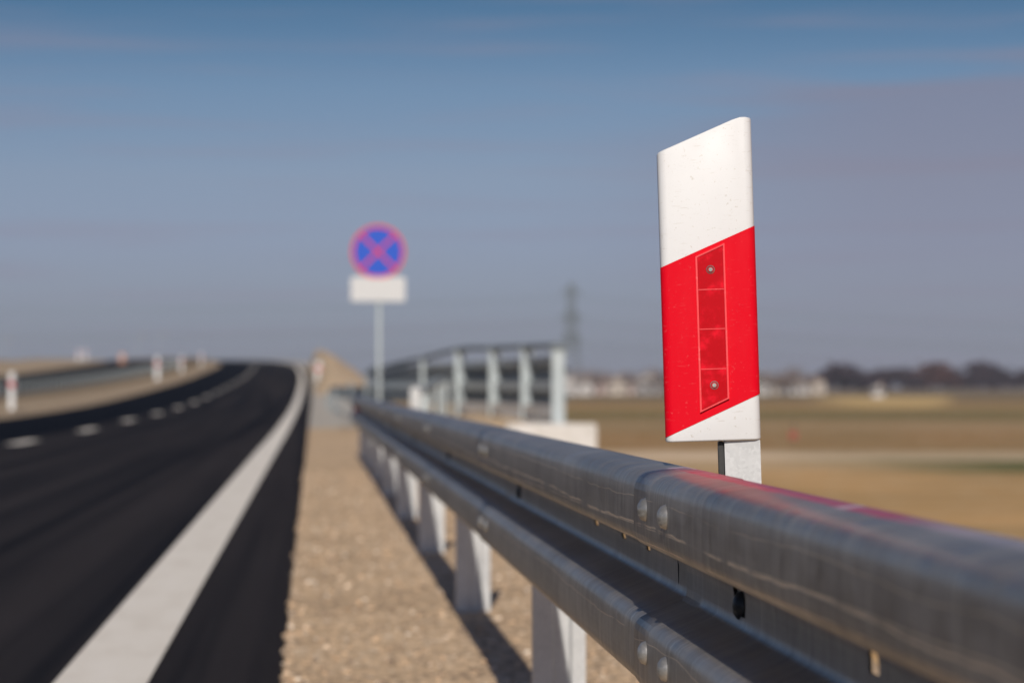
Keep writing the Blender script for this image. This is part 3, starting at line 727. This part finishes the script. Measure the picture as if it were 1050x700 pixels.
def place_tree(kind, px_dir, Z, h, w, label, group):
    """px_dir = sideways metres per metre of distance"""
    key = (kind, random.randrange(3)); src = next((p for k, p in protos if k == key), None)
    if src is None:
        r = thing('bare_tree', label, 'tree', (0, 0, 0), 0, group)
        tb, cb = tree_mesh(hash(key[1]) + {'dark': 10, 'brown': 20, 'rust': 30}[kind], 10, 5.2, {'dark': 900, 'brown': 420, 'rust': 700}[kind], {'dark': .75, 'brown': .6, 'rust': .65}[kind], kind == 'brown')
        link('trunk', tb, 'bark', r); link('crown', cb, kind + '_crown', r); protos.append((key, r)); o = r
    else: o = copy_tree(src)
    o['label'] = label; o['group'] = group
    o.location = (px_dir * Z, Z, FIELD); o.scale = (w, w, h); o.rotation_euler = (0, 0, random.uniform(0, 6.28))
def dirx(px): return (px - 321) / 3030.0
rnd = random.Random(3)
wood = sorted([(790, .5), (806, .55), (858, .95), (868, 1.05), (880, .8), (893, .75), (905, .9), (918, .8), (930, .95), (941, .72), (955, .85), (964, 1.1), (976, .95), (988, .8), (1000, .78), (1012, 1.2), (1022, 1.1), (1034, .9), (1046, .7), (1060, .85), (1075, 1.0), (845, .6), (830, .5), (820, .6)])
cnt = {'rust': 0, 'dark': 0, 'brown': 0}
for px, hh in wood:
    kind = 'brown' if px < 842 else ('rust' if rnd.random() < .28 else 'dark'); k = cnt[kind]; cnt[kind] += 1
    place_tree(kind, dirx(px), 1150 + rnd.uniform(-60, 90), hh * 1.0, rnd.uniform(1.0, 1.45),
               {'dark': 'dark bare tree, %s dark one from the left in the wood on the right horizon', 'rust': 'russet bare tree, %s russet one from the left in the wood on the right horizon', 'brown': 'pale brown bare tree, %s one right of the red and white post'}[kind] % ORD[k], 'trees along the right horizon')
for k in range(27):
    px = 572 + k * 10.0 + rnd.uniform(-3, 3)
    place_tree('brown', dirx(px), 930 + rnd.uniform(-60, 200), rnd.uniform(.6, .85), rnd.uniform(.7, 1.1), 'pale bare tree, %s from the left among the distant white houses' % ORD[k], 'bare trees among the far houses')

M['render1'] = mat('white render', (.52, .50, .49), .8); M['render2'] = mat('cream render', (.5, .44, .38), .8); M['render3'] = mat('pinkish render', (.46, .36, .33), .8)
M['roof1'] = mat('brown roof', (.16, .09, .07), .8); M['roof2'] = mat('pale sheet roof', (.46, .44, .43), .6); M['pane'] = mat('window glass', (.03, .04, .05), .15)
def house(px, Z, w, d, h, rh, wall, roof, label, rot=0.0, cat='house'):
    r = thing('house', label, cat, (dirx(px) * Z, Z, FIELD), rot, 'houses on the horizon')
    bm = bmesh.new()
    prism(bm, [(-w/2, 0), (w/2, 0), (w/2, h), (0, h + rh * .97), (-w/2, h)], lambda u, v, t: (u, t, v), -d/2, d/2); link('wall', bm, wall, r)
    bm = bmesh.new(); o_ = .35
    for sx in (-1, 1):
        prism(bm, [(0, h + rh + .02), (sx * (w/2 + o_), h - o_ * rh / (w/2) + .02), (sx * (w/2 + o_), h - o_ * rh / (w/2) + .24), (0, h + rh + .26)], lambda u, v, t: (u, t, v), -d/2 - .4, d/2 + .4)
    rf = link('roof', bm, roof, r)
    bm = bmesh.new(); box(bm, w * .18, w * .18 + .6, -.3, .3, h + rh * .4, h + rh + .9); link('chimney', bm, 'render3', rf)
    n = max(2, int(w / 3))
    for fl in range(2 if h > 4.5 else 1):
        for k in range(n):
            x = -w/2 + w * (k + .5) / n; bm = bmesh.new(); box(bm, x - .5, x + .5, -d/2 - .05, -d/2 - .005, 1.0 + fl * 2.7, 2.3 + fl * 2.7); link('window', bm, 'pane', r)
hs = [(582, 950, 6.5, 9, 4.2, 2.2, 'render1', 'roof2', 'white gabled house just right of the tall barrier'),
      (599, 960, 6.0, 9, 4.4, 2.0, 'render1', 'roof2', 'white house with pale roof, second right of the tall barrier'),
      (618, 1040, 8, 9, 3.6, 2.4, 'render3', 'roof1', 'low pinkish house with brown roof beside the two white ones'),
      (634, 1020, 7, 8, 4.6, 2.2, 'render2', 'roof1', 'cream house with brown roof midway to the red post'),
      (648, 1080, 8, 8, 4.0, 2.0, 'render3', 'roof2', 'pinkish house with pale roof near the red post'),
      (665, 960, 7.5, 9, 5.2, 2.2, 'render1', 'roof2', 'bright white house immediately left of the red post'),
      (696, 1040, 9, 9, 4.0, 2.2, 'render2', 'roof1', 'cream house hidden behind the red post'),
      (745, 1040, 8, 9, 4.6, 2.2, 'render3', 'roof1', 'pinkish house hidden behind the red post'),
      (784, 980, 6, 9, 4.8, 2.0, 'render1', 'roof2', 'narrow white house immediately right of the red post'),
      (800, 1040, 8, 9, 4.0, 2.2, 'render2', 'roof2', 'cream house with pale roof right of the red post'),
      (817, 1020, 7, 9, 3.8, 2.2, 'render1', 'roof1', 'white house with brown roof right of the red post'),
      (834, 1060, 8, 9, 4.2, 2.0, 'render2', 'roof1', 'cream house with brown roof at the left end of the dark wood'),
      (904, 760, 3.0, 4, 2.0, .8, 'render1', 'roof2', 'tiny white hut in the field before the dark wood')]
for i, a in enumerate(hs): house(*a, rot=rnd.uniform(-.3, .3))

# small red marker stake out in the field
M['rust_board'] = mat('rusty red paint', (.30, .07, .05), .8)
fs = thing('field_stake', 'small dull red stake standing alone in the brown field', 'stake', (24.2, 148, FIELD))
bm = bmesh.new(); tube(bm, [(0, 0, 0), (.02, 0, 1.1)], .03, 6); link('rod', bm, 'bark', fs)
bm = bmesh.new(); box(bm, -.2, .2, -.02, .02, .2, .6, .01); link('flag_board', bm, 'rust_board', fs)

# ------------------------------------------------------------------ haze
bm = bmesh.new(); box(bm, -3100, 3600, -61, 6001, -3.0, 44)
hz = bpy.data.materials.new('haze air'); hz.use_nodes = True; n_ = hz.node_tree.nodes; n_.clear()
ho = n_.new('ShaderNodeOutputMaterial'); pv = n_.new('ShaderNodeVolumePrincipled'); pv.inputs['Color'].default_value = (.72, .78, .92, 1); pv.inputs['Density'].default_value = .00013
pv.inputs['Anisotropy'].default_value = 0.0
hz.node_tree.links.new(pv.outputs[0], ho.inputs['Volume'])
tag(link('haze', bm, hz), kind='stuff', label='thin pale haze over the fields', cat='haze')
